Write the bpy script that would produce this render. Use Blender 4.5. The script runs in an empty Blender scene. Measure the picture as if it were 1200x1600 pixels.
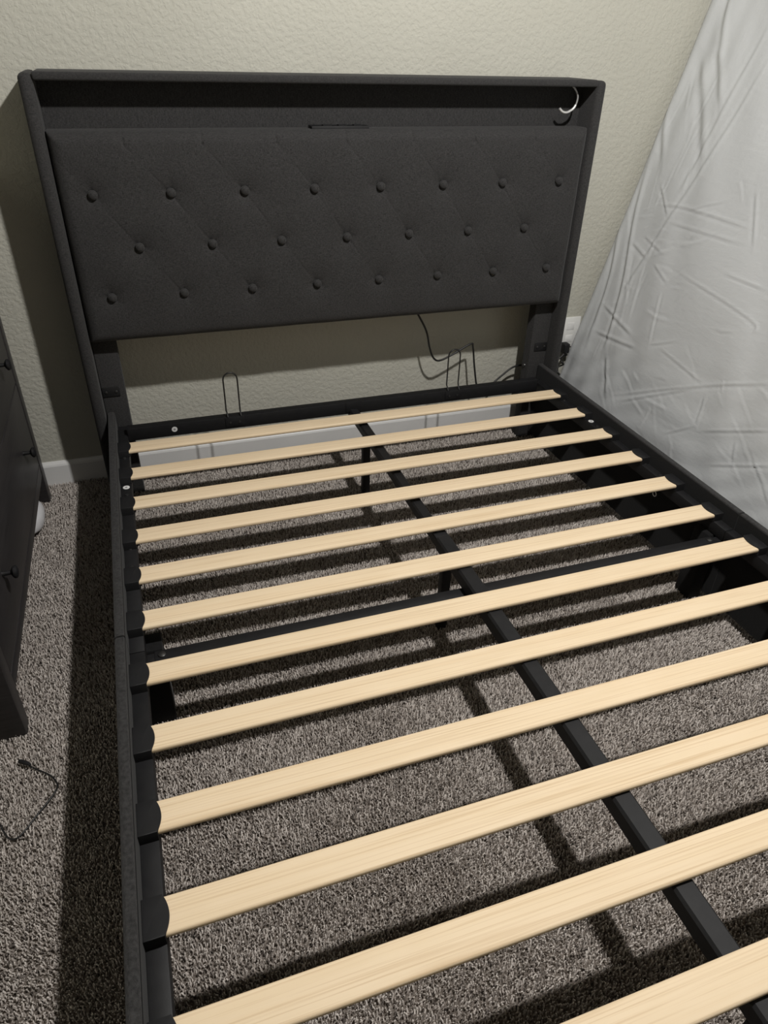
import bpy, bmesh, math, random
import numpy as np
from mathutils import Matrix, Vector
random.seed(7); rng = np.random.default_rng(7)
scene = bpy.context.scene
COL = scene.collection

# ------------------------------------------------------------------ camera, world, light, exposure
cam_d = bpy.data.cameras.new('camera'); cam = bpy.data.objects.new('camera', cam_d); COL.objects.link(cam)
CAM_M = [[0.946704, 0.159419, -0.279887], [-0.321178, 0.53304, -0.78276], [0.024404, 0.830936, 0.555833]]
CAM_C = [-0.6196, -2.00423, 1.29606]
mw = Matrix([[*CAM_M[i], CAM_C[i]] for i in range(3)] + [[0, 0, 0, 1]])
cam.matrix_world = mw
cam_d.sensor_fit = 'HORIZONTAL'; cam_d.sensor_width = 36.0; cam_d.lens = 1094.13 / 1200 * 36.0
cam_d.clip_start = 0.02
scene.camera = cam

world = bpy.data.worlds.new('world'); scene.world = world; world.use_nodes = True
world.node_tree.nodes['Background'].inputs[0].default_value = (0.0, 0.0, 0.0, 1)
world.node_tree.nodes['Background'].inputs[1].default_value = 0.1

LAMP = (0.23, -1.29, 2.300)
LAMP_POWER = 150.0
LAMP_COLOR = (1.0, 0.975, 0.94)
ld = bpy.data.lights.new('ceiling_bulb_light', 'SPOT'); ld.spot_size = math.radians(156); ld.spot_blend = 0.25; ld.energy = LAMP_POWER; ld.color = LAMP_COLOR
ld.shadow_soft_size = 0.038
lo = bpy.data.objects.new('ceiling_bulb_light', ld); lo.location = LAMP; COL.objects.link(lo)

scene.view_settings.view_transform = 'Standard'; scene.view_settings.look = 'None'
scene.view_settings.gamma = 1.0; scene.view_settings.use_curve_mapping = False
scene.view_settings.exposure = 0.0

# ------------------------------------------------------------------ materials
def mat(name, rough=0.6, spec=0.3, metal=0.0):
    m = bpy.data.materials.new(name); m.use_nodes = True
    nt = m.node_tree; b = nt.nodes['Principled BSDF']
    b.inputs['Roughness'].default_value = rough
    b.inputs['Specular IOR Level'].default_value = spec
    b.inputs['Metallic'].default_value = metal
    return m, nt, b
def N(nt, t, **kw):
    n = nt.nodes.new(t)
    for k, v in kw.items(): setattr(n, k, v)
    return n
def coords(nt, scale=(1, 1, 1), jitter=False):
    tc = N(nt, 'ShaderNodeTexCoord'); mp = N(nt, 'ShaderNodeMapping')
    mp.inputs['Scale'].default_value = scale
    nt.links.new(tc.outputs['Object'], mp.inputs['Vector'])
    if jitter:
        oi = N(nt, 'ShaderNodeObjectInfo'); mu = N(nt, 'ShaderNodeMath', operation='MULTIPLY'); mu.inputs[1].default_value = 37.0
        nt.links.new(oi.outputs['Random'], mu.inputs[0]); nt.links.new(mu.outputs[0], mp.inputs['Location'])
    return mp.outputs['Vector']
def noise(nt, vec, scale, detail=2.0, rough=0.5):
    n = N(nt, 'ShaderNodeTexNoise'); n.inputs['Scale'].default_value = scale
    n.inputs['Detail'].default_value = detail; n.inputs['Roughness'].default_value = rough
    nt.links.new(vec, n.inputs['Vector']); return n.outputs['Fac']
def ramp(nt, fac, stops):
    r = N(nt, 'ShaderNodeValToRGB'); e = r.color_ramp.elements
    while len(e) < len(stops): e.new(0.5)
    for el, (p, c) in zip(e, stops):
        el.position = p; el.color = (*c, 1) if len(c) == 3 else c
    nt.links.new(fac, r.inputs['Fac']); return r.outputs['Color']
def mix(nt, a, b, fac, mode='MIX'):
    m = N(nt, 'ShaderNodeMix', data_type='RGBA', blend_type=mode)
    for s, v in ((m.inputs[0], fac), (m.inputs[6], a), (m.inputs[7], b)):
        if hasattr(v, 'is_output'): nt.links.new(v, s)
        else: s.default_value = v
    return m.outputs[2]
def bump(nt, b, h, strength, dist):
    n = N(nt, 'ShaderNodeBump'); n.inputs['Strength'].default_value = strength; n.inputs['Distance'].default_value = dist
    nt.links.new(h, n.inputs['Height']); nt.links.new(n.outputs['Normal'], b.inputs['Normal'])
def plain(name, c, rough=0.5, spec=0.3, metal=0.0, var=0.12, scale=30, bstr=0.0):
    m, nt, b = mat(name, rough, spec, metal)
    v = coords(nt); n = noise(nt, v, scale, 3)
    lo_ = tuple(x * (1 - var) for x in c); hi = tuple(min(1, x * (1 + var)) for x in c)
    nt.links.new(ramp(nt, n, [(0.3, lo_), (0.7, hi)]), b.inputs['Base Color'])
    if bstr: bump(nt, b, noise(nt, v, scale * 8, 2), bstr, 0.001)
    return m

def fabric(name, dark, light, rough=0.9):
    m, nt, b = mat(name, rough, 0.15)
    h = noise(nt, coords(nt, (160, 160, 1100)), 1.0, 2)
    w = noise(nt, coords(nt, (1100, 1100, 160)), 1.0, 2)
    s = N(nt, 'ShaderNodeMath', operation='ADD'); nt.links.new(h, s.inputs[0]); nt.links.new(w, s.inputs[1])
    s2 = N(nt, 'ShaderNodeMath', operation='MULTIPLY'); s2.inputs[1].default_value = 0.5; nt.links.new(s.outputs[0], s2.inputs[0])
    nt.links.new(ramp(nt, s2.outputs[0], [(0.36, dark), (0.64, light)]), b.inputs['Base Color'])
    b.inputs['Sheen Weight'].default_value = 0.08
    bump(nt, b, s2.outputs[0], 0.35, 0.0012)
    return m
M = {}
M['fabric'] = fabric('charcoal_linen', (0.0185, 0.0182, 0.0185), (0.051, 0.050, 0.0505))
M['fabric_dark'] = fabric('black_lining_cloth', (0.006, 0.006, 0.0065), (0.011, 0.011, 0.0115))
M['metal'] = plain('black_powder_coat', (0.012, 0.012, 0.013), 0.55, 0.3, 0, 0.15, 60, 0.08)
M['plastic'] = plain('black_plastic', (0.0125, 0.0125, 0.0135), 0.6, 0.28, 0, 0.1, 40)
M['screw'] = plain('dark_screw_steel', (0.09, 0.09, 0.09), 0.35, 0.5, 0.8)
M['white_dot'] = plain('white_plastic', (0.78, 0.78, 0.77), 0.5)
M['dot_grey'] = plain('grey_print', (0.30, 0.30, 0.31), 0.6)
M['wire'] = plain('black_wire', (0.014, 0.014, 0.014), 0.4, 0.4)
M['silver'] = plain('silver_wire', (0.75, 0.75, 0.74), 0.3, 0.5, 0.6, 0.05)
M['grey_wire'] = plain('dull_grey_wire', (0.30, 0.30, 0.30), 0.4, 0.5, 0.3, 0.05)
M['trim'] = plain('white_trim_paint', (0.74, 0.74, 0.735), 0.38, 0.4, 0, 0.02, 8)
M['outlet'] = plain('outlet_white', (0.78, 0.78, 0.76), 0.35, 0.4, 0, 0.02, 8)
M['white_bag'] = plain('white_bundle', (0.72, 0.72, 0.74), 0.5, 0.3, 0, 0.03, 10)
M['ceiling'] = plain('ceiling_paint', (0.74, 0.73, 0.70), 0.9, 0.1, 0, 0.03, 4)

def wood_mat():
    m, nt, b = mat('pale_pine', 0.55, 0.25)
    n1 = noise(nt, coords(nt, (0.6, 85, 85), True), 1.0, 2, 0.5)
    n2 = noise(nt, coords(nt, (3, 300, 300), True), 1.0, 2, 0.6)
    n3 = noise(nt, coords(nt, (9, 30, 30), True), 1.0, 2, 0.5)
    c1 = ramp(nt, n1, [(0.30, (0.835, 0.672, 0.462)), (0.5, (0.85, 0.69, 0.485)), (0.72, (0.82, 0.648, 0.436))])
    c2 = ramp(nt, n2, [(0.30, (0.76, 0.68, 0.58)), (0.50, (1, 1, 1))])
    c3 = ramp(nt, n3, [(0.25, (0.94, 0.92, 0.88)), (0.6, (1, 1, 1))])
    a = mix(nt, c1, c2, 0.62, 'MULTIPLY'); a = mix(nt, a, c3, 0.5, 'MULTIPLY')
    nt.links.new(a, b.inputs['Base Color']); bump(nt, b, n2, 0.12, 0.0006)
    return m
M['wood'] = wood_mat()

def dresser_mat():
    m, nt, b = mat('black_brown_stain', 0.42, 0.35)
    n = noise(nt, coords(nt, (12, 6, 160)), 1.0, 3)
    nt.links.new(ramp(nt, n, [(0.3, (0.027, 0.025, 0.026)), (0.7, (0.043, 0.040, 0.041))]), b.inputs['Base Color'])
    bump(nt, b, n, 0.1, 0.0008); return m
M['dresser'] = dresser_mat()

def wall_mat():
    m, nt, b = mat('beige_textured_wall', 0.75, 0.2)
    v = coords(nt)
    big = noise(nt, v, 3.0, 2)
    nt.links.new(ramp(nt, big, [(0.3, (0.468, 0.460, 0.402)), (0.7, (0.495, 0.487, 0.427))]), b.inputs['Base Color'])
    n1 = noise(nt, v, 74.0, 3.0, 0.55)
    r1 = ramp(nt, n1, [(0.42, (0, 0, 0)), (0.54, (0.75, 0.75, 0.75)), (0.66, (1, 1, 1))])
    n2 = noise(nt, v, 190.0, 2.0, 0.5)
    h = mix(nt, r1, n2, 0.25)
    bump(nt, b, h, 0.34, 0.004)
    return m
M['wall'] = wall_mat()

def sheet_mat():
    m, nt, b = mat('light_grey_sheet', 0.82, 0.15)
    v = coords(nt)
    n = noise(nt, v, 5.0, 3)
    nt.links.new(ramp(nt, n, [(0.3, (0.545, 0.56, 0.57)), (0.7, (0.57, 0.585, 0.595))]), b.inputs['Base Color'])
    a = noise(nt, coords(nt, (30, 34, 14)), 1.0, 4, 0.6)
    c = noise(nt, coords(nt, (24, 20, 60)), 1.0, 4, 0.6)
    ad = N(nt, 'ShaderNodeMath', operation='ADD'); nt.links.new(a, ad.inputs[0]); nt.links.new(c, ad.inputs[1])
    bump(nt, b, ad.outputs[0], 0.16, 0.006)
    b.inputs['Sheen Weight'].default_value = 0.05
    return m
M['sheet'] = sheet_mat()

def carpet_base_mat():
    m, nt, b = mat('carpet_backing', 0.95, 0.05)
    n = noise(nt, coords(nt), 260.0, 3, 0.6)
    nt.links.new(ramp(nt, n, [(0.35, (0.10, 0.085, 0.072)), (0.65, (0.30, 0.26, 0.23))]), b.inputs['Base Color'])
    bump(nt, b, n, 0.8, 0.01); return m
M['carpet_base'] = carpet_base_mat()
def carpet_mat():
    m, nt, b = mat('carpet_yarn', 0.95, 0.05)
    at = N(nt, 'ShaderNodeAttribute'); at.attribute_name = 'tint'
    nz = noise(nt, coords(nt), 2.2, 3)
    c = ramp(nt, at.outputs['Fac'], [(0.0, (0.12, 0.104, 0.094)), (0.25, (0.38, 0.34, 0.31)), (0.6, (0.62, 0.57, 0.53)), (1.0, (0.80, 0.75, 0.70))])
    k = ramp(nt, nz, [(0.3, (0.86, 0.85, 0.84)), (0.7, (1, 1, 1))])
    nt.links.new(mix(nt, c, k, 1.0, 'MULTIPLY'), b.inputs['Base Color']); return m
M['carpet'] = carpet_mat()
def lamp_mat():
    m, nt, b = mat('lit_lamp_glass', 0.3)
    b.inputs['Emission Color'].default_value = (1.0, 0.93, 0.82, 1); b.inputs['Emission Strength'].default_value = 6.0
    return m
M['lamp'] = lamp_mat()

# ------------------------------------------------------------------ mesh helpers
def link(name, me, m, parent=None, loc=(0, 0, 0), smooth=False):
    if m is not None and not me.materials: me.materials.append(m)
    if smooth: me.polygons.foreach_set('use_smooth', [True] * len(me.polygons))
    o = bpy.data.objects.new(name, me); o.location = loc; COL.objects.link(o)
    if parent is not None: o.parent = parent
    return o
def bm_obj(name, bm, m, parent=None, loc=(0, 0, 0), smooth=False, angle=None):
    me = bpy.data.meshes.new(name)
    bmesh.ops.recalc_face_normals(bm, faces=bm.faces[:]); bm.to_mesh(me); bm.free()
    o = link(name, me, m, parent, loc, smooth or angle is not None)
    if angle is not None:
        me.set_sharp_from_angle(angle=math.radians(angle))
    return o
def box_into(bm, x0, x1, y0, y1, z0, z1, bevel=0.0, seg=2):
    r = bmesh.ops.create_cube(bm, size=1.0); vs = r['verts']
    for v in vs:
        v.co = Vector(((x0 + x1) / 2 + v.co.x * (x1 - x0), (y0 + y1) / 2 + v.co.y * (y1 - y0), (z0 + z1) / 2 + v.co.z * (z1 - z0)))
    if bevel:
        es = list({e for v in vs for e in v.link_edges})
        bmesh.ops.bevel(bm, geom=es, offset=bevel, segments=seg, profile=0.5, affect='EDGES')
def box(name, b, m, parent=None, bevel=0.0, seg=2, **k):
    bm = bmesh.new(); box_into(bm, *b, bevel=bevel, seg=seg)
    return bm_obj(name, bm, m, parent, angle=40 if bevel else None, **k)
def frame(t, ref=None):
    t = t.normalized(); up = ref or Vector((0, 0, 1))
    if abs(t.dot(up)) > 0.95: up = Vector((1, 0, 0))
    a = t.cross(up).normalized(); return a, a.cross(t).normalized()
def smooth_path(pts, n=6):
    P = [Vector(p) for p in pts]; out = []
    for i in range(len(P) - 1):
        p0 = P[max(i - 1, 0)]; p1 = P[i]; p2 = P[i + 1]; p3 = P[min(i + 2, len(P) - 1)]
        for k in range(n):
            t = k / n
            out.append(0.5 * ((2 * p1) + (p2 - p0) * t + (2 * p0 - 5 * p1 + 4 * p2 - p3) * t * t + (3 * p1 - p0 - 3 * p2 + p3) * t ** 3))
    out.append(P[-1]); return out
def tube_into(bm, pts, r, seg=8):
    P = [Vector(p) for p in pts]; rings = []; a = None
    for i, p in enumerate(P):
        t = (P[min(i + 1, len(P) - 1)] - P[max(i - 1, 0)]).normalized()
        if a is None: a, b = frame(t)
        else:
            a = (a - t * a.dot(t)).normalized(); b = a.cross(t)
        rr = r[i] if isinstance(r, (list, tuple)) else r
        rings.append([bm.verts.new(p + (a * math.cos(2 * math.pi * k / seg) + b * math.sin(2 * math.pi * k / seg)) * rr) for k in range(seg)])
    for A, B in zip(rings, rings[1:]):
        for k in range(seg): bm.faces.new((A[k], A[(k + 1) % seg], B[(k + 1) % seg], B[k]))
    bm.faces.new(rings[0][::-1]); bm.faces.new(rings[-1])
def tube(name, pts, r, m, parent=None, seg=8):
    bm = bmesh.new(); tube_into(bm, pts, r, seg); return bm_obj(name, bm, m, parent, angle=50)
def lathe_into(bm, prof, seg, origin, axis):
    axis = Vector(axis); a, b = frame(axis); axis = axis.normalized(); O = Vector(origin); rings = []
    for h, r in prof:
        c = O + axis * h
        rings.append([bm.verts.new(c + (a * math.cos(2 * math.pi * k / seg) + b * math.sin(2 * math.pi * k / seg)) * max(r, 1e-5)) for k in range(seg)])
    for A, B in zip(rings, rings[1:]):
        for k in range(seg): bm.faces.new((A[k], A[(k + 1) % seg], B[(k + 1) % seg], B[k]))
    bm.faces.new(rings[0][::-1]); bm.faces.new(rings[-1])
def lathe(name, prof, origin, axis, m, parent=None, seg=16):
    bm = bmesh.new(); lathe_into(bm, prof, seg, origin, axis); return bm_obj(name, bm, m, parent, angle=35)
def prism(name, outline, z0, z1, m, parent=None, bevel=0.0, **k):   # outline in xy
    bm = bmesh.new()
    lo_ = [bm.verts.new((x, y, z0)) for x, y in outline]; hi = [bm.verts.new((x, y, z1)) for x, y in outline]
    n = len(outline)
    for i in range(n): bm.faces.new((lo_[i], lo_[(i + 1) % n], hi[(i + 1) % n], hi[i]))
    bm.faces.new(lo_[::-1]); bm.faces.new(hi)
    if bevel:
        es = [e for e in bm.edges if abs(e.verts[0].co.z - e.verts[1].co.z) < 1e-7 and e.verts[0].co.z > (z0 + z1) / 2]
        bmesh.ops.bevel(bm, geom=es, offset=bevel, segments=2, profile=0.5, affect='EDGES')
    return bm_obj(name, bm, m, parent, angle=40, **k)
def empty(name, loc, label, cat, group=None):
    o = bpy.data.objects.new(name, None); o.location = loc; COL.objects.link(o); o.empty_display_size = 0.05
    return tag(o, label, cat, group)
def tag(o, label, cat=None, group=None):
    o['label'] = label
    if cat: o['category'] = cat
    if group: o['group'] = group
    return o
def struct(o): o['kind'] = 'structure'; return o
def dup(o, parent=None, loc=None):
    c = o.copy(); COL.objects.link(c)
    if parent is not None: c.parent = parent
    if loc is not None: c.location = loc
    return c

# ------------------------------------------------------------------ the room
YW = 0.313
XL, XR, YB, ZC = -1.53, 1.62, -4.10, 2.345
fl = struct(box('floor', (XL, XR, YB, YW + 0.1, -0.05, 0.0), M['carpet_base']))
struct(box('wall_back', (XL - 0.1, XR + 0.1, YW, YW + 0.1, 0.0, ZC), M['wall']))
struct(box('wall_left', (XL - 0.1, XL, YB, YW, 0.0, ZC), M['wall']))
struct(box('wall_right', (XR, XR + 0.1, YB, YW, 0.0, ZC), M['wall']))
struct(box('wall_front', (XL - 0.1, XR + 0.1, YB - 0.1, YB, 0.0, ZC), M['wall']))
struct(box('ceiling', (XL - 0.1, XR + 0.1, YB - 0.1, YW + 0.1, ZC, ZC + 0.1), M['ceiling']))
def baseboard(name, run, x0, x1, y):
    bm = bmesh.new(); prof = [(0, 0.0), (-0.014, 0.0), (-0.014, 0.074), (-0.0115, 0.080), (-0.006, 0.087), (0, 0.088)]
    rows = [[bm.verts.new((x, y + py, pz)) for py, pz in prof] for x in (x0, x1)]
    n = len(prof)
    for i in range(n): bm.faces.new((rows[0][i], rows[0][(i + 1) % n], rows[1][(i + 1) % n], rows[1][i]))
    bm.faces.new(rows[0]); bm.faces.new(rows[1][::-1])
    return struct(bm_obj(name, bm, M['trim'], None))
baseboard('baseboard_back', 'x', XL, XR, YW)

# carpet pile: one countless mass of tufts, real geometry
def carpet_pile():
    x0, x1, y0, y1, st = -1.36, 0.98, -1.80, 0.298, 0.0045
    gx = np.arange(x0, x1, st); gy = np.arange(y0, y1, st)
    X, Y = np.meshgrid(gx, gy); X = X.ravel(); Y = Y.ravel(); n = len(X)
    X = X + rng.uniform(-.5, .5, n) * st; Y = Y + rng.uniform(-.5, .5, n) * st
    ang = rng.uniform(0, 2 * np.pi, n); rb = rng.uniform(.0018, .0027, n); rt = rb * rng.uniform(.45, .85, n)
    hgt = rng.uniform(.0055, .0110, n)
    flow = 2.5 * np.sin(X * 5.1 + 1.3 * np.sin(Y * 4.3)) + 2.0 * np.sin(Y * 6.7 + X * 2.1)
    la = flow + rng.normal(0, 1.6, n); ll = rng.uniform(.0005, .0042, n)
    dx, dy = np.cos(la) * ll, np.sin(la) * ll
    V = np.empty((n, 6, 3), np.float32)
    for k in range(3):
        a = ang + k * 2 * np.pi / 3
        V[:, k, 0] = X + np.cos(a) * rb; V[:, k, 1] = Y + np.sin(a) * rb; V[:, k, 2] = -.001
        a2 = a + .8
        V[:, 3 + k, 0] = X + dx + np.cos(a2) * rt; V[:, 3 + k, 1] = Y + dy + np.sin(a2) * rt
        V[:, 3 + k, 2] = hgt + rng.uniform(-.0012, .0012, n)
    F = np.array([[0, 1, 4], [0, 4, 3], [1, 2, 5], [1, 5, 4], [2, 0, 3], [2, 3, 5], [3, 4, 5]])
    idx = (np.arange(n)[:, None, None] * 6 + F[None]).reshape(-1).astype(np.int32)
    me = bpy.data.meshes.new('carpet_pile'); me.vertices.add(n * 6); me.vertices.foreach_set('co', V.ravel())
    nf = n * 7
    me.loops.add(nf * 3); me.loops.foreach_set('vertex_index', idx)
    me.polygons.add(nf); me.polygons.foreach_set('loop_start', np.arange(0, nf * 3, 3, dtype=np.int32))
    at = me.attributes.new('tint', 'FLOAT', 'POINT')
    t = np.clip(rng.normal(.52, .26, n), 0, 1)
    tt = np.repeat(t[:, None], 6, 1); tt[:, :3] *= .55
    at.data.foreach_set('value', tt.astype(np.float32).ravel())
    me.update(); me.validate()
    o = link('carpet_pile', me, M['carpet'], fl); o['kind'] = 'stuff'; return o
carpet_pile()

# ceiling lamp (above the frame, lights the room)
lamp = empty('ceiling_lamp', (LAMP[0], LAMP[1], ZC), 'round white downlight in the ceiling above the bed', 'lamp')
def rel(o, root):   # keep world coordinates while parenting under an Empty placed at its base
    o.location = o.location - root.location; return o
rel(lathe('lamp_base', [(-.001, .06), (.004, .06)], (LAMP[0], LAMP[1], ZC), (0, 0, -1), M['trim'], lamp, 24), lamp)
bm = bmesh.new(); rr = []
for r_, z_ in ((.060, 0), (.088, 0), (.090, -.006), (.086, -.010), (.068, -.010), (.060, 0)):
    rr.append([bm.verts.new((LAMP[0] + r_ * math.cos(a), LAMP[1] + r_ * math.sin(a), ZC + z_)) for a in [2 * math.pi * k / 32 for k in range(32)]])
for A, B in zip(rr, rr[1:]):
    for k in range(32): bm.faces.new((A[k], A[(k + 1) % 32], B[(k + 1) % 32], B[k]))
rel(bm_obj('trim_ring', bm, M['trim'], lamp, angle=40), lamp)

# ------------------------------------------------------------------ the bed
SP, SW, ZS = 0.1571, 0.0554, 0.2824          # slat pitch, slat width, slat top
bed = empty('bed_frame', (0, 0, 0), 'charcoal upholstered queen bed frame with bare pine slats and tufted headboard', 'bed')
HF = 0.116                                    # front of headboard wings

# tufted panel
BX1 = [(-.696 + .1987 * i, .948) for i in range(8)]
BX2 = [(-.600 + .1985 * i, .812) for i in range(7)]
BX3 = [(-.696 + .1987 * i, .680) for i in range(8)]
BT = BX1 + BX2 + BX3
def panel_depth(x, z):                         # how far the face stands in front of the panel board
    X0, X1, Z0, Z1 = -.779, .779, .548, 1.094
    d = np.minimum(np.minimum(x - X0, X1 - x), np.minimum(z - Z0, Z1 - z))
    e = np.clip(d / .030, 0, 1); prof = np.sqrt(np.clip(1 - (1 - e) ** 2, 0, 1))
    h = .058 + .026 * prof
    e2 = np.clip(d / .13, 0, 1); h = h + .008 * (1 - (1 - e2) ** 2)
    h = h + .0010 * np.sin(x * 31 + z * 17) * np.sin(z * 23 - x * 9)
    for bx, bz in BT:
        r2 = (x - bx) ** 2 + (z - bz) ** 2
        ang_ = np.arctan2(z - bz, x - bx); h = h - .0145 * np.exp(-np.sqrt(r2) / .020) * (1 + .12 * np.cos(5 * ang_ + bx * 40)) - .0045 * np.exp(-r2 / (2 * .045 ** 2))
    def crease(ax, az, bx, bz, dep, wid):
        nonlocal h
        vx, vz = bx - ax, bz - az; L2 = vx * vx + vz * vz
        t = np.clip(((x - ax) * vx + (z - az) * vz) / L2, 0, 1)
        dd = np.hypot(x - ax - t * vx, z - az - t * vz)
        h = h - dep * (.55 + .45 * np.sin(t * 9 + ax * 50)) * np.exp(-(dd / wid) ** 2) - dep * .22 * np.exp(-(dd / .012) ** 2)
    for i, (bx, bz) in enumerate(BX2):
        for dx, az, dep in ((-.0993, .948, .0017), (.0993, .948, .0006)):
            crease(bx + dx, az, bx, bz, dep, .0024)
        for dx, az, dep in ((.0993, .680, .0014), (-.0993, .680, .0005)):
            crease(bx, bz, bx + dx, az, dep, .0024)
        crease(bx, 1.094, bx, 1.064, .0040, .0026)
        crease(bx, 1.064, bx + .0993, .948, .0013, .0024)
        crease(bx, 1.064, bx - .020, 1.038, .0022, .0024)
    crease(-.779, 1.045, BX1[0][0], BX1[0][1], .0014, .0016)
    return h
def tufted_panel():
    PB = .200
    xs = np.concatenate([np.linspace(-.779, -.749, 10)[:-1], np.linspace(-.749, .749, 640), np.linspace(.749, .779, 10)[1:]])
    zs = np.concatenate([np.linspace(.548, .578, 10)[:-1], np.linspace(.578, 1.064, 214), np.linspace(1.064, 1.094, 10)[1:]])
    X, Z = np.meshgrid(xs, zs); Y = PB - panel_depth(X, Z)
    ny, nx = X.shape; V = np.stack([X, Y, Z], -1).reshape(-1, 3).tolist()
    F = [(j * nx + i, j * nx + i + 1, (j + 1) * nx + i + 1, (j + 1) * nx + i) for j in range(ny - 1) for i in range(nx - 1)]
    edge = [i for i in range(nx)] + [j * nx + nx - 1 for j in range(1, ny)] + [(ny - 1) * nx + i for i in range(nx - 2, -1, -1)] + [j * nx for j in range(ny - 2, 0, -1)]
    b0 = len(V)
    for e in edge: V.append([V[e][0], PB, V[e][2]])
    n = len(edge)
    F += [(edge[k], b0 + k, b0 + (k + 1) % n, edge[(k + 1) % n]) for k in range(n)]
    F.append(tuple(range(b0, b0 + n)))
    me = bpy.data.meshes.new('tufted_panel'); me.from_pydata(V, [], F)
    o = link('tufted_panel', me, M['fabric'], bed, smooth=True)
    bm = bmesh.new(); bm.from_mesh(me); bmesh.ops.recalc_face_normals(bm, faces=bm.faces[:]); bm.to_mesh(me); bm.free()
    me.set_sharp_from_angle(angle=math.radians(60))
    return o
panel = tufted_panel(); tag(panel, 'button-tufted charcoal linen panel')
bprof = [(-.006, .0095), (-.001, .0122), (.003, .0124), (.006, .0108), (.0085, .0070), (.0098, .0022)]
btn0 = None
for bx, bz in BT:
    y = .1165
    if btn0 is None:
        bm = bmesh.new(); lathe_into(bm, bprof, 16, (0, 0, 0), (0, -1, 0)); btn0 = bm_obj('button', bm, M['fabric'], panel, (bx, y, bz), angle=60)
    else: dup(btn0, panel, (bx, y, bz))

for s in (-1, 1):
    x0, x1 = sorted((s * .782, s * .815))
    box('side_wing', (x0, x1, HF, .298, .015, 1.2195), M['fabric'], bed, bevel=.0145, seg=4)
box('top_shelf', (-.7825, .7825, HF + .002, .292, 1.2025, 1.2215), M['fabric'], bed, bevel=.006, seg=3)
nb = box('niche_back', (-.7815, .7815, .2005, .214, .55, 1.2025), M['fabric'], bed)
ps = box('charging_strip', (-.096, .072, .148, .192, 1.088, 1.1010), M['plastic'], bed, bevel=.002)
tag(ps, 'black charging strip sunk in the top of the tufted panel')
for i in range(3): rel(box('socket', (-.06 + .045 * i, -.035 + .045 * i, .160, .178, 1.1009, 1.1030), M['metal'], ps), ps)

# posts with brackets
for s in (-1, 1):
    x0, x1 = sorted((s * .781, s * .711))
    po = box('leg_post', (x0, x1, .168, .214, 0.0, .556), M['fabric'], bed, bevel=.004)
    a, b = sorted((s * .779, s * .728))
    br = box('bracket', (a, b, .1645, .168, .362, .393), M['metal'], po, bevel=.001)
    tag(br, 'flat black metal bracket')
    for xx in (.738, .768):
        lathe('screw', [(0, .0045), (.002, .004), (.003, .002)], (s * xx, .1645, .378), (0, -1, 0), M['screw'], po, 10)
lathe('bolt_cap', [(0, .007), (.003, .006), (.004, .003)], (.711, .192, .30), (-1, 0, 0), M['screw'], bed, 12)

# side rails in two halves, ledges, bolts, stickers
SEAM = -.888
for s in (-1, 1):
    xi, xo, zt, rb, ri = (.7570, .7770, .3125, .008, .003) if s < 0 else (.7535, .7745, .312, .008, .003)
    for (ya, yb) in ((SEAM + .0004, .164), (-1.99, SEAM - .0004)):
        bm = bmesh.new(); prof = [(xo, .030), (xo, zt - rb)]
        prof += [(xo - rb + rb * math.cos(math.radians(a)), zt - rb + rb * math.sin(math.radians(a))) for a in (18, 36, 54, 72, 90)]
        prof += [(xi + ri - ri * math.sin(math.radians(a)), zt - ri + ri * math.cos(math.radians(a))) for a in (0, 18, 36, 54, 72, 90)] + [(xi, .030)]
        rows = [[bm.verts.new((s * x, y + (.002 if y == ya else -.002) * (1 if z > .1 else 0), z)) for x, z in prof] for y in (ya, yb)]
        n = len(prof)
        for k in range(n): bm.faces.new((rows[0][k], rows[0][(k + 1) % n], rows[1][(k + 1) % n], rows[1][k]))
        bm.faces.new(rows[0]); bm.faces.new(rows[1][::-1])
        ra = bm_obj('side_rail', bm, M['fabric'], bed, angle=40)
        a, b = sorted((s * (xi - .001), s * .7265))
        box('ledge', (a, b, ya + .0005, yb - (.03 if yb > 0 else .0005), .228, .262), M['metal'], ra, bevel=.0016)
        a, b = sorted((s * xi, s * (xi - .0012)))
        box('lining', (a, b, ya + .001, yb - .001, .031, zt - ri - .001), M['fabric_dark'], ra)
    # middle leg below the seam
    a, b = sorted((s * .7515, s * (.694 if s < 0 else .712)))
    box('middle_leg', (a, b, -.856, -.800, 0.0, .227), M['fabric_dark'], bed, bevel=.003)
    for yb in (-.06, -.27, -.525, -.60):
        lathe('ledge_bolt', [(0, .0055), (.002, .005), (.003, .0025)], (s * .741, yb, .262), (0, 0, 1), M['screw'], bed, 10)
    d = lathe('sticker', [(0, .0092), (.0009, .0090)], (s * .741, -.23, .2621), (0, 0, 1), M['white_dot'], bed, 20)
    lathe('sticker_print', [(.0009, .0035), (.0011, .0034)], (s * .741, -.23, .2621), (0, 0, 1), M['dot_grey'], d, 10)
    tag(d, 'round white sticker')
fb = box('foot_rail', (-.784, .784, -2.02, -1.992, .030, .316), M['fabric'], bed, bevel=.011, seg=4)

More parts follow.
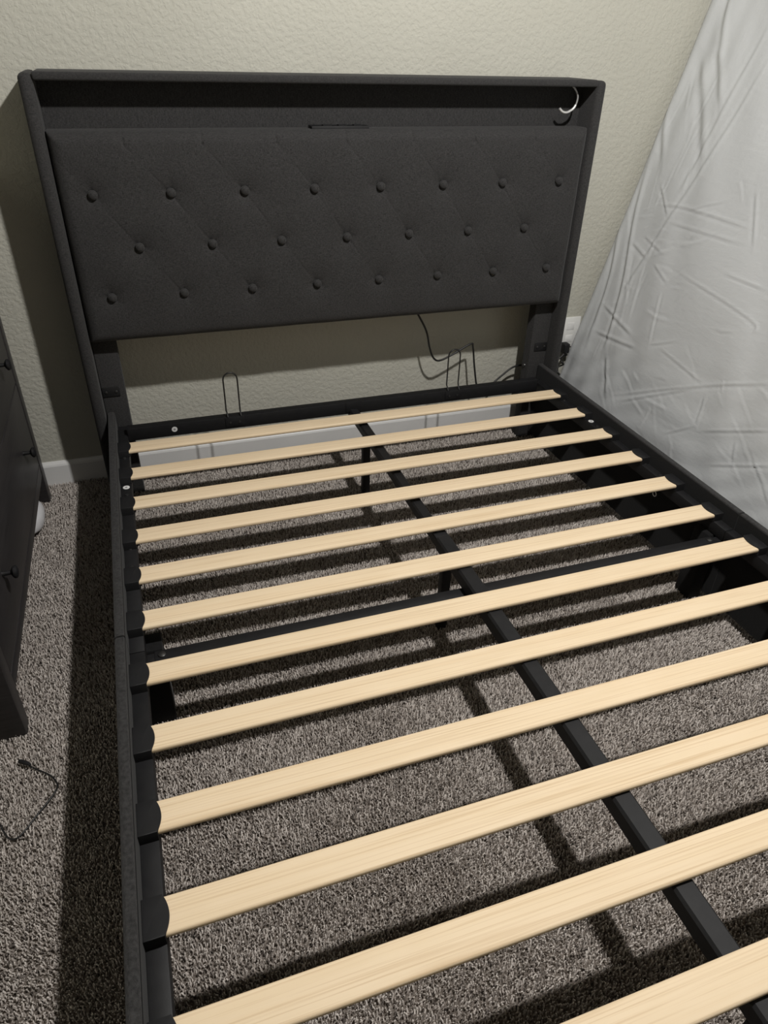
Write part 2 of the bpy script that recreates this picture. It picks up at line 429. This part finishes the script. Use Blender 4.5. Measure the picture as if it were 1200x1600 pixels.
# head rail with two mattress hooks and a sticker
hr = box('head_rail', (-.7265, .712, .082, .112, .243, .285), M['metal'], bed, bevel=.0018)
for s in (-1, 1):
    a, b = sorted((s * .755, s * .7115)); box('rail_bracket', (a, b, .108, .167, .249, .256), M['metal'], hr)
d = lathe('sticker', [(0, .0088), (.0009, .0086)], (-.585, .082, .266), (0, -1, 0), M['white_dot'], bed, 20)
lathe('sticker_print', [(.0009, .0035), (.0011, .0034)], (-.585, .082, .266), (0, -1, 0), M['dot_grey'], d, 10)
for cx in (-.395, .373):
    g = box('hook_plate', (cx - .030, cx + .030, .0795, .082, .252, .284), M['metal'], hr, bevel=.0008)
    tag(g, 'flat black plate holding a wire mattress loop')
    for dx in (-.015, .015): lathe('screw', [(0, .004), (.002, .0035)], (cx + dx, .0795, .266), (0, -1, 0), M['screw'], hr, 10)
    pts = [(cx - .021, .080, .286), (cx - .021, .086, .294), (cx - .023, .093, .304), (cx - .0225, .094, .36), (cx - .0225, .095, .408)]
    pts += [(cx - .0005 - .022 * math.cos(a), .095, .408 + .022 * math.sin(a)) for a in [math.pi * k / 8 for k in range(1, 8)]]
    pts += [(cx + .0215, .095, .408), (cx + .0215, .094, .36), (cx + .021, .093, .304), (cx + .021, .086, .294), (cx + .021, .080, .286)]
    tube('wire_loop', pts, .0025, M['wire'], g, 8)
box('joint_plate', (-.022, .034, .0805, .0822, .250, .287), M['metal'], hr, bevel=.0006)

for s in (-1, 1):   # little wire clips hanging under the ledges
    px = s * .7205
    ring = [(px, -.617 + .0075 * math.sin(t), .2135 + .0075 * math.cos(t)) for t in [2 * math.pi * k / 14 for k in range(15)]]
    tag(tube('wire_clip', [(px, -.617, .2290)] + ring, .0013, M['silver' if s > 0 else 'screw'], bed, 6), 'small wire clip under the ledge')

# centre beam in two lengths, legs, crossbar
def beam(name, x0, x1, y0, y1, z0, z1):
    bm = bmesh.new(); box_into(bm, x0, x1, y0, y1, z0, z1, .0045, 1)
    o = bm_obj(name, bm, M['metal'], bed, angle=25)
    return o
b1 = beam('center_beam', -.010, .021, -.800, .110, .230, .2605)
b2 = beam('center_beam', -.013, .025, -2.00, -.700, .2300, .2690)
rel(box('beam_seam', (-.0115, .0235, -.702, -.640, .2604, .2645), M['metal'], b1, bevel=.001), b1)
lathe('bolt', [(0, .009), (.002, .0085), (.0035, .005)], (.006, -.672, .2645), (0, 0, 1), M['screw'], b1, 14)
lathe('bolt', [(0, .006), (.002, .0055), (.0035, .003)], (.006, -.010, .2605), (0, 0, 1), M['screw'], b1, 14)
for y in (-.075, -.745, -1.80):
    lg = box('center_leg', (-.012, .013, y - .011, y + .011, .010, .231), M['metal'], bed, bevel=.002)
    lathe('foot_cap', [(0, .0150), (.012, .0150), (.016, .0125), (.022, .0125)], (0.0005, y, .0), (0, 0, 1), M['plastic'], lg, 14)
cb = box('cross_bar', (-.712, .712, -.892, -.860, .200, .2300), M['metal'], bed, bevel=.003)
for s in (-1, 1):
    a, b = sorted((s * .728, s * .700))
    box('bar_end', (a, b, -.888, -.864, .203, .2278), M['metal'], cb, bevel=.002)
    lathe('bolt', [(0, .0085), (.0025, .008), (.0045, .004)], (s * .696, -.876, .2300), (0, 0, 1), M['screw'], cb, 12)

# slats with plastic end caps
def slat_mesh():
    bm = bmesh.new(); r = .0048; t = .012; y0, y1, z0, z1 = -SW, 0.0, ZS - t, ZS; prof = []
    for cy, cz, a0 in ((y1 - r, z1 - r, 0), (y0 + r, z1 - r, 90), (y0 + r, z0 + r, 180), (y1 - r, z0 + r, 270)):
        for k in range(5):
            a = math.radians(a0 + 90 * k / 4); prof.append((cy + r * math.cos(a), cz + r * math.sin(a)))
    xs = [-.734, -.36, 0, .36, .734]
    rows = [[bm.verts.new((x, y, z)) for y, z in prof] for x in xs]; n = len(prof)
    for A, B in zip(rows, rows[1:]):
        for i in range(n): bm.faces.new((A[i], A[(i + 1) % n], B[(i + 1) % n], B[i]))
    bm.faces.new(rows[0]); bm.faces.new(rows[-1][::-1]); return bm
def cap_outline(s):
    o = [(s * .7555, .002), (s * .7265, .002)]
    for k in range(13):
        u = k / 12; o.append((s * (.7255 - .0070 * (1 - (2 * u - 1) ** 2)), -.0005 - (SW - .001) * u))
    o += [(s * .7265, -SW - .002), (s * .7555, -SW - .002)]
    return o if s > 0 else o
slat0 = None
for i in range(13):
    y = -i * SP
    if slat0 is None:
        slat0 = bm_obj('slat', slat_mesh(), M['wood'], bed, (0, y, 0), angle=35)
        caps = [prism('end_cap', cap_outline(s), .2622, ZS + .0022, M['plastic'], slat0, .0012) for s in (-1, 1)]
    else:
        sl = dup(slat0, bed, (0, y + random.uniform(-.0012, .0012), 0))
        for c in caps: dup(c, sl)

# ------------------------------------------------------------------ curved silver wire in the headboard niche
w = empty('hanging_wire', (.735, .155, 1.2025), 'curved silver wire dangling in the right end of the headboard niche', 'wire')
pth = smooth_path([(.717, .152, 1.2030), (.728, .152, 1.194), (.7385, .152, 1.178), (.739, .152, 1.164), (.736, .152, 1.153)], 5)
rel(tube('upper_wire', pth, .0028, M['grey_wire'], w), w)
pth = smooth_path([(.736, .152, 1.154), (.731, .152, 1.146), (.722, .152, 1.1395), (.710, .152, 1.1345), (.699, .152, 1.1345), (.689, .152, 1.1385), (.682, .152, 1.145)], 5)
rel(tube('bright_tip', pth, .0038, M['silver'], w), w)

# wall outlet and plug right of the headboard
ou = empty('wall_outlet', (.965, YW, .36), 'white wall outlet plate between the headboard and the grey mattress', 'outlet')
rel(box('face_plate', (.922, 1.006, YW - .006, YW + .002, .305, .425), M['outlet'], ou, bevel=.0025), ou)
for zz in (.340, .390):
    rel(box('socket', (.948, .980, YW - .0075, YW - .0055, zz - .014, zz + .014), M['white_dot'], ou, bevel=.001), ou)
pl = empty('power_adapter', (.940, .285, .30), 'black plug and long cord looping from the wall outlet to below the headboard', 'cord')
rel(box('plug_body', (.930, .956, .272, YW - .0078, .290, .330), M['plastic'], pl, bevel=.006, seg=3), pl)
pth = smooth_path([(.262, .2190, .546), (.283, .219, .514), (.315, .22, .456), (.333, .225, .393), (.352, .23, .352), (.378, .232, .337), (.430, .235, .354), (.500, .238, .386),
                   (.512, .238, .372), (.524, .236, .300), (.541, .234, .218), (.556, .236, .190), (.580, .242, .178), (.605, .250, .192), (.632, .262, .212), (.664, .264, .236),
                   (.705, .266, .262), (.76, .268, .268), (.815, .272, .262), (.86, .276, .255), (.905, .276, .268), (.930, .276, .285), (.938, .282, .296)], 6)
rel(tube('cord', pth, .0036, M['wire'], pl), pl)
pp = [(.940, .274, .296)]
for k in range(24):
    a = k * .9; pp.append((.936 - .0016 * k + .008 * math.cos(a), .270 + .010 * math.sin(a), .288 - .0060 * k))
pp += [(.885, .262, .10), (.875, .26, .012)]
rel(tube('coiled_cord', smooth_path(pp, 4), .0034, M['wire'], pl), pl)

# ------------------------------------------------------------------ leaning mattress in a grey sheet
CREASES = [  # (polyline in (y, z) on the face, depth, width)
 ([(-0.012,1.325),(0.03,1.036),(0.061,0.842)], .0030, .010), ([(-0.08,1.251),(-0.006,0.969),(0.087,0.641),(.12,.50)], .0034, .010),
 ([(0.30,1.146),(0.275,1.058),(0.196,0.91)], .006, .014), ([(0.28,0.993),(0.24,0.777),(0.153,0.578),(0.11,0.426),(.09,.30)], .007, .012),
 ([(0.303,0.738),(0.231,0.557),(0.19,0.3)], .007, .012), ([(0.211,1.435),(0.185,1.336),(0.125,1.2)], .0055, .014), ([(0.228,1.23),(0.118,1.094),(0.017,0.937)], .006, .018),
 ([(0.166,1.25),(0.105,1.185),(0.043,1.1)], .005, .014),
 ([(0.159,0.859),(0.059,0.778)], .004, .005), ([(0.108,0.803),(-0.011,0.815),(-0.302,0.811)], .003, .005), ([(-0.024,0.811),(-0.162,0.862)], .0025, .004),
 ([(0.047,0.762),(-0.294,0.767)], .0025, .005), ([(0.193,0.447),(-0.02,0.401)], .004, .007), ([(0.174,0.351),(-0.065,0.371)], .0042, .007),
 ([(-0.164,0.41),(-0.394,0.38)], .003, .004), ([(0.176,0.669),(0.079,0.64)], .004, .006), ([(-0.094,0.638),(-0.445,0.596),(-0.479,0.566)], .003, .004),
 ([(-0.283,0.681),(-0.443,0.678)], .003, .004), ([(-0.02,0.177),(-0.396,0.369),(-0.63,0.471)], .0028, .005), ([(-0.091,0.187),(-0.386,0.358)], .003, .005),
 ([(-0.432,0.356),(-0.454,0.267)], .004, .004), ([(-0.356,0.188),(-0.454,0.262)], .003, .004), ([(-0.481,0.258),(-0.705,0.365)], .0035, .004),
 ([(-0.566,0.186),(-0.761,0.287)], .0035, .004), ([(-0.669,0.289),(-0.764,0.227),(-0.809,0.195)], .003, .004), ([(-0.119,0.403),(-0.066,0.573)], .003, .005),
 ([(-0.119,0.403),(-0.222,0.452)], .003, .004), ([(-0.609,0.291),(-0.641,0.223)], .0035, .004), ([(-0.251,0.909),(-0.335,0.766)], .003, .006),
 ([(0.023,0.633),(-0.071,0.595)], .0035, .004), ([(0.136,0.702),(0.004,0.67)], .0035, .004), ([(.07,.30),(-.02,.177)], .005, .010)]
CREASES = [([(q.x, q.y) for q in smooth_path([(a, b, 0) for a, b in pts], 4)], d, w_) for pts, d, w_ in CREASES]
EXTRA = []
for k in range(95):
    zone = k % 4
    if zone == 0: cy, cz, an, ln = random.uniform(.04, .24), random.uniform(.30, 1.15), random.gauss(1.35, .25), random.uniform(.06, .22)
    elif zone == 1: cy, cz, an, ln = random.uniform(-.15, .17), random.uniform(.45, .85), random.gauss(-.45, .35), random.uniform(.05, .14)
    elif zone == 2: cy, cz, an, ln = random.uniform(-.85, .0), random.uniform(.10, .45), random.gauss(.45, .25), random.uniform(.06, .22)
    else: cy, cz, an, ln = random.uniform(-.9, -.1), random.uniform(.08, .95), random.uniform(0, 3.14), random.uniform(.04, .12)
    c_, s_ = math.cos(an) * ln / 2, math.sin(an) * ln / 2; b_ = random.uniform(-.12, .12)
    EXTRA.append(([(cy - c_, cz - s_), (cy - b_ * s_, cz + b_ * c_), (cy + c_, cz + s_)], random.uniform(.0008, .0022), random.uniform(.0035, .0065)))
def face_fold(y, z):
    h = np.zeros_like(y)
    # gathered soft folds along the wall-side edge, running up the mattress
    g = np.clip((y - .02) / .25, 0, 1)
    h += g * .0040 * np.sin(2 * np.pi * (y * 10.0 + .12 * np.sin(z * 3.1) + z * .55)) * (.6 + .4 * np.sin(z * 5.3 + 1.0))
    h += .0022 * np.sin(y * 9 + z * 13 + 2 * np.sin(z * 5)) + .0016 * np.sin(y * 23 - z * 17 + 1.7 * np.sin(y * 11))
    lowz = np.clip((.55 - z) / .5, 0, 1)
    h += lowz * .0016 * np.sin(z * 70 + 3 * np.sin(y * 9) + y * 30)
    for pts, dep, wid in CREASES + EXTRA:
        best = np.full_like(y, 1e9); sgn = np.zeros_like(y); tt = np.zeros_like(y); n = len(pts) - 1
        for i in range(n):
            (ay, az), (by, bz) = pts[i], pts[i + 1]; vy, vz = by - ay, bz - az; L2 = vy * vy + vz * vz
            t = np.clip(((y - ay) * vy + (z - az) * vz) / L2, 0, 1)
            d = np.hypot(y - ay - t * vy, z - az - t * vz); s = ((y - ay) * vz - (z - az) * vy) / math.sqrt(L2)
            m = d < best; best = np.where(m, d, best); sgn = np.where(m, s, sgn); tt = np.where(m, (i + t) / n, tt)
        fade = np.clip(np.sin(np.pi * np.clip(tt, .04, .96)) * 1.6, 0, 1)
        h += .75 * dep * fade * (np.exp(-((sgn - wid * .7) / wid) ** 2) - .8 * np.exp(-((sgn + wid * .6) / wid) ** 2)) * np.exp(-(best / (wid * 2.5)) ** 2)
    return h * np.clip((.296 - y) / .05, 0, 1)
def mattress():
    Y0, Y1, TH, H, R = -1.74, .298, .25, 1.50, .034
    K = .262; cs = 1 / math.sqrt(1 + K * K); sn = K * cs
    # cross-section loop (a = into mattress thickness, c = y): front face from wall side to foot side, then back
    loop = []
    for k in range(9): a = math.radians(90 * k / 8); loop.append((R - R * math.sin(a), Y1 - R + R * math.cos(a)))
    ys = np.concatenate([np.arange(Y1 - R - .005, -.90, -.0050), np.linspace(-.92, Y0 + R, 30)])
    loop += [(0.0, float(y)) for y in ys]
    for k in range(1, 7): a = math.radians(90 * k / 6); loop.append((R - R * math.cos(a), Y0 + R - R * math.sin(a)))
    for k in range(7): a = math.radians(90 * k / 6); loop.append((TH - R + R * math.sin(a), Y0 + R - R * math.cos(a)))
    for k in range(7): a = math.radians(90 * k / 6); loop.append((TH - R + R * math.cos(a), Y1 - R + R * math.sin(a)))
    A = np.array([q[0] for q in loop]); Cc = np.array([q[1] for q in loop]); n = len(loop)
    bs = np.concatenate([R - R * np.cos(np.radians(np.linspace(0, 90, 9))), np.arange(R + .005, H - R, .0052), H - R + R * np.sin(np.radians(np.linspace(0, 90, 7)))])
    ca, cc = TH / 2, (Y0 + Y1) / 2; V = []
    for b in bs:
        d = min(b, H - b); ins = 0 if d >= R else R - math.sqrt(max(R * R - (R - d) ** 2, 0))
        a = np.where(A < R, A + ins, np.where(A > TH - R, A - ins, A)); c = np.clip(Cc, Y0 + ins, Y1 - ins)
        zf = b * cs
        h = face_fold(c, np.full_like(c, zf)) * np.clip((R * .9 - A) / (R * .9), 0, 1)
        if d < R: h = h * (d / R)
        a = a - h
        # local -> world: face line x = .90 + K z
        X = .8935 + b * sn + a * cs; Z = b * cs - a * sn
        V.append(np.stack([X, c, Z], -1))
    V = np.concatenate(V); V[:, 2] -= V[:, 2].min() - .002; m = len(bs)
    F = [(j * n + i, j * n + (i + 1) % n, (j + 1) * n + (i + 1) % n, (j + 1) * n + i) for j in range(m - 1) for i in range(n)]
    F += [tuple(range(n))[::-1], tuple(range((m - 1) * n, m * n))]
    me = bpy.data.meshes.new('mattress'); me.from_pydata(V.tolist(), [], F)
    bm = bmesh.new(); bm.from_mesh(me); bmesh.ops.recalc_face_normals(bm, faces=bm.faces[:]); bm.to_mesh(me); bm.free()
    return link('mattress', me, M['sheet'], None, smooth=True)
tag(mattress(), 'mattress in a wrinkled light grey sheet leaning on its side against the right wall', 'mattress')

# ------------------------------------------------------------------ dresser
dr = empty('dresser', (-1.012, -.28, 0), 'dark brown-black wooden dresser with round knobs left of the bed', 'dresser')
DX, DB, D0, D1, DH = -1.012, -1.49, -.800, .234, .98
def dbox(name, b, bev=.002, par=None, mm=None): return rel(box(name, b, mm or M['dresser'], par or dr, bevel=bev), par or dr) if par is None else box(name, b, mm or M['dresser'], par, bevel=bev)
for y0, y1 in ((D0, D0 + .046), (D1 - .046, D1)):
    for x0, x1 in ((DX - .054, DX), (DB, DB + .054)):
        dbox('leg', (x0, x1, y0, y1, 0.0, DH), .003)
for y0, y1 in ((D0 + .006, D0 + .026), (D1 - .026, D1 - .006)):
    dbox('side_panel', (DB + .054, DX - .054, y0, y1, .10, DH))
dbox('bottom_rail', (DX - .022, DX - .002, D0 + .046, D1 - .046, .107, .1445), .002)
dbox('back_panel', (DB + .004, DB + .016, D0 + .046, D1 - .046, .10, DH))
dbox('bottom_panel', (DB + .02, DX - .03, D0 + .03, D1 - .03, .118, .130))
dbox('dresser_top', (DB - .012, DX + .018, D0 - .018, D1 + .018, DH, DH + .026), .004)
kn = [(0, .0065), (.004, .0055), (.018, .0050), (.021, .0105), (.025, .0150), (.029, .0150), (.032, .0120), (.0335, .0060)]
zr = .148
for hgt in (.281, .255, .280):
    d = dbox('drawer', (DX - .020, DX - .0015, D0 + .049, D1 - .049, zr, zr + hgt - .004), .003)
    box('drawer_box', (DB + .06, DX - .021, D0 + .07, D1 - .07, zr + .01, zr + hgt * .8), M['dresser'], d)
    for ky in (-.572, .006):
        lathe('knob', kn, (DX - .0015, ky, zr + hgt * .49), (1, 0, 0), M['metal'], d, 18)
    zr += hgt
    dbox('drawer_rail', (DX - .022, DX - .004, D0 + .046, D1 - .046, zr - .003, zr - .001), 0)

# white rounded thing under the dresser
bm = bmesh.new(); bmesh.ops.create_uvsphere(bm, u_segments=28, v_segments=16, radius=1.0)
for v in bm.verts:
    c = v.co; sx, sy, sz = [math.copysign(abs(q) ** .8, q) for q in c]
    v.co = Vector((sx * .105, sy * .105 + .004 * math.sin(9 * c.x + 7 * c.z), sz * .046 + .003 * math.sin(8 * c.y)))
ob = bm_obj('storage_bag', bm, M['white_bag'], None, (-1.117, .045, .0475), smooth=True)
tag(ob, 'white rounded bag mostly hidden under the dark dresser', 'bag')

# cable lying on the carpet
cb_ = empty('charging_cable', (-.98, -.98, .012), 'thin black charging cable looped on the carpet beside the dresser', 'cable')
zc = .0135
raw = [(-1.13,-.93),(-1.10,-.975),(-1.0452,-1.0209),(-1.0371,-1.0347),(-1.0264,-1.0534),(-1.0135,-1.0589),(-.9995,-1.0497),(-.9761,-1.0203),(-.9516,-.9911),(-.9415,-.9729),(-.9421,-.9587),(-.9568,-.9317),(-.9895,-.9017),(-1.0005,-.8915)]
rel(tube('cord', smooth_path([(x, y, zc + .004 * math.sin(i * .9)) for i, (x, y) in enumerate(raw)], 6), .0019, M['wire'], cb_), cb_)
rel(tube('connector', [(-.9960, -.8955, .0165), (-1.0005, -.8915, .0165), (-1.006, -.887, .0165), (-1.0175, -.8795, .0165), (-1.020, -.878, .0165)], [.0022, .0040, .0045, .0044, .0036], M['plastic'], cb_, 10), cb_)
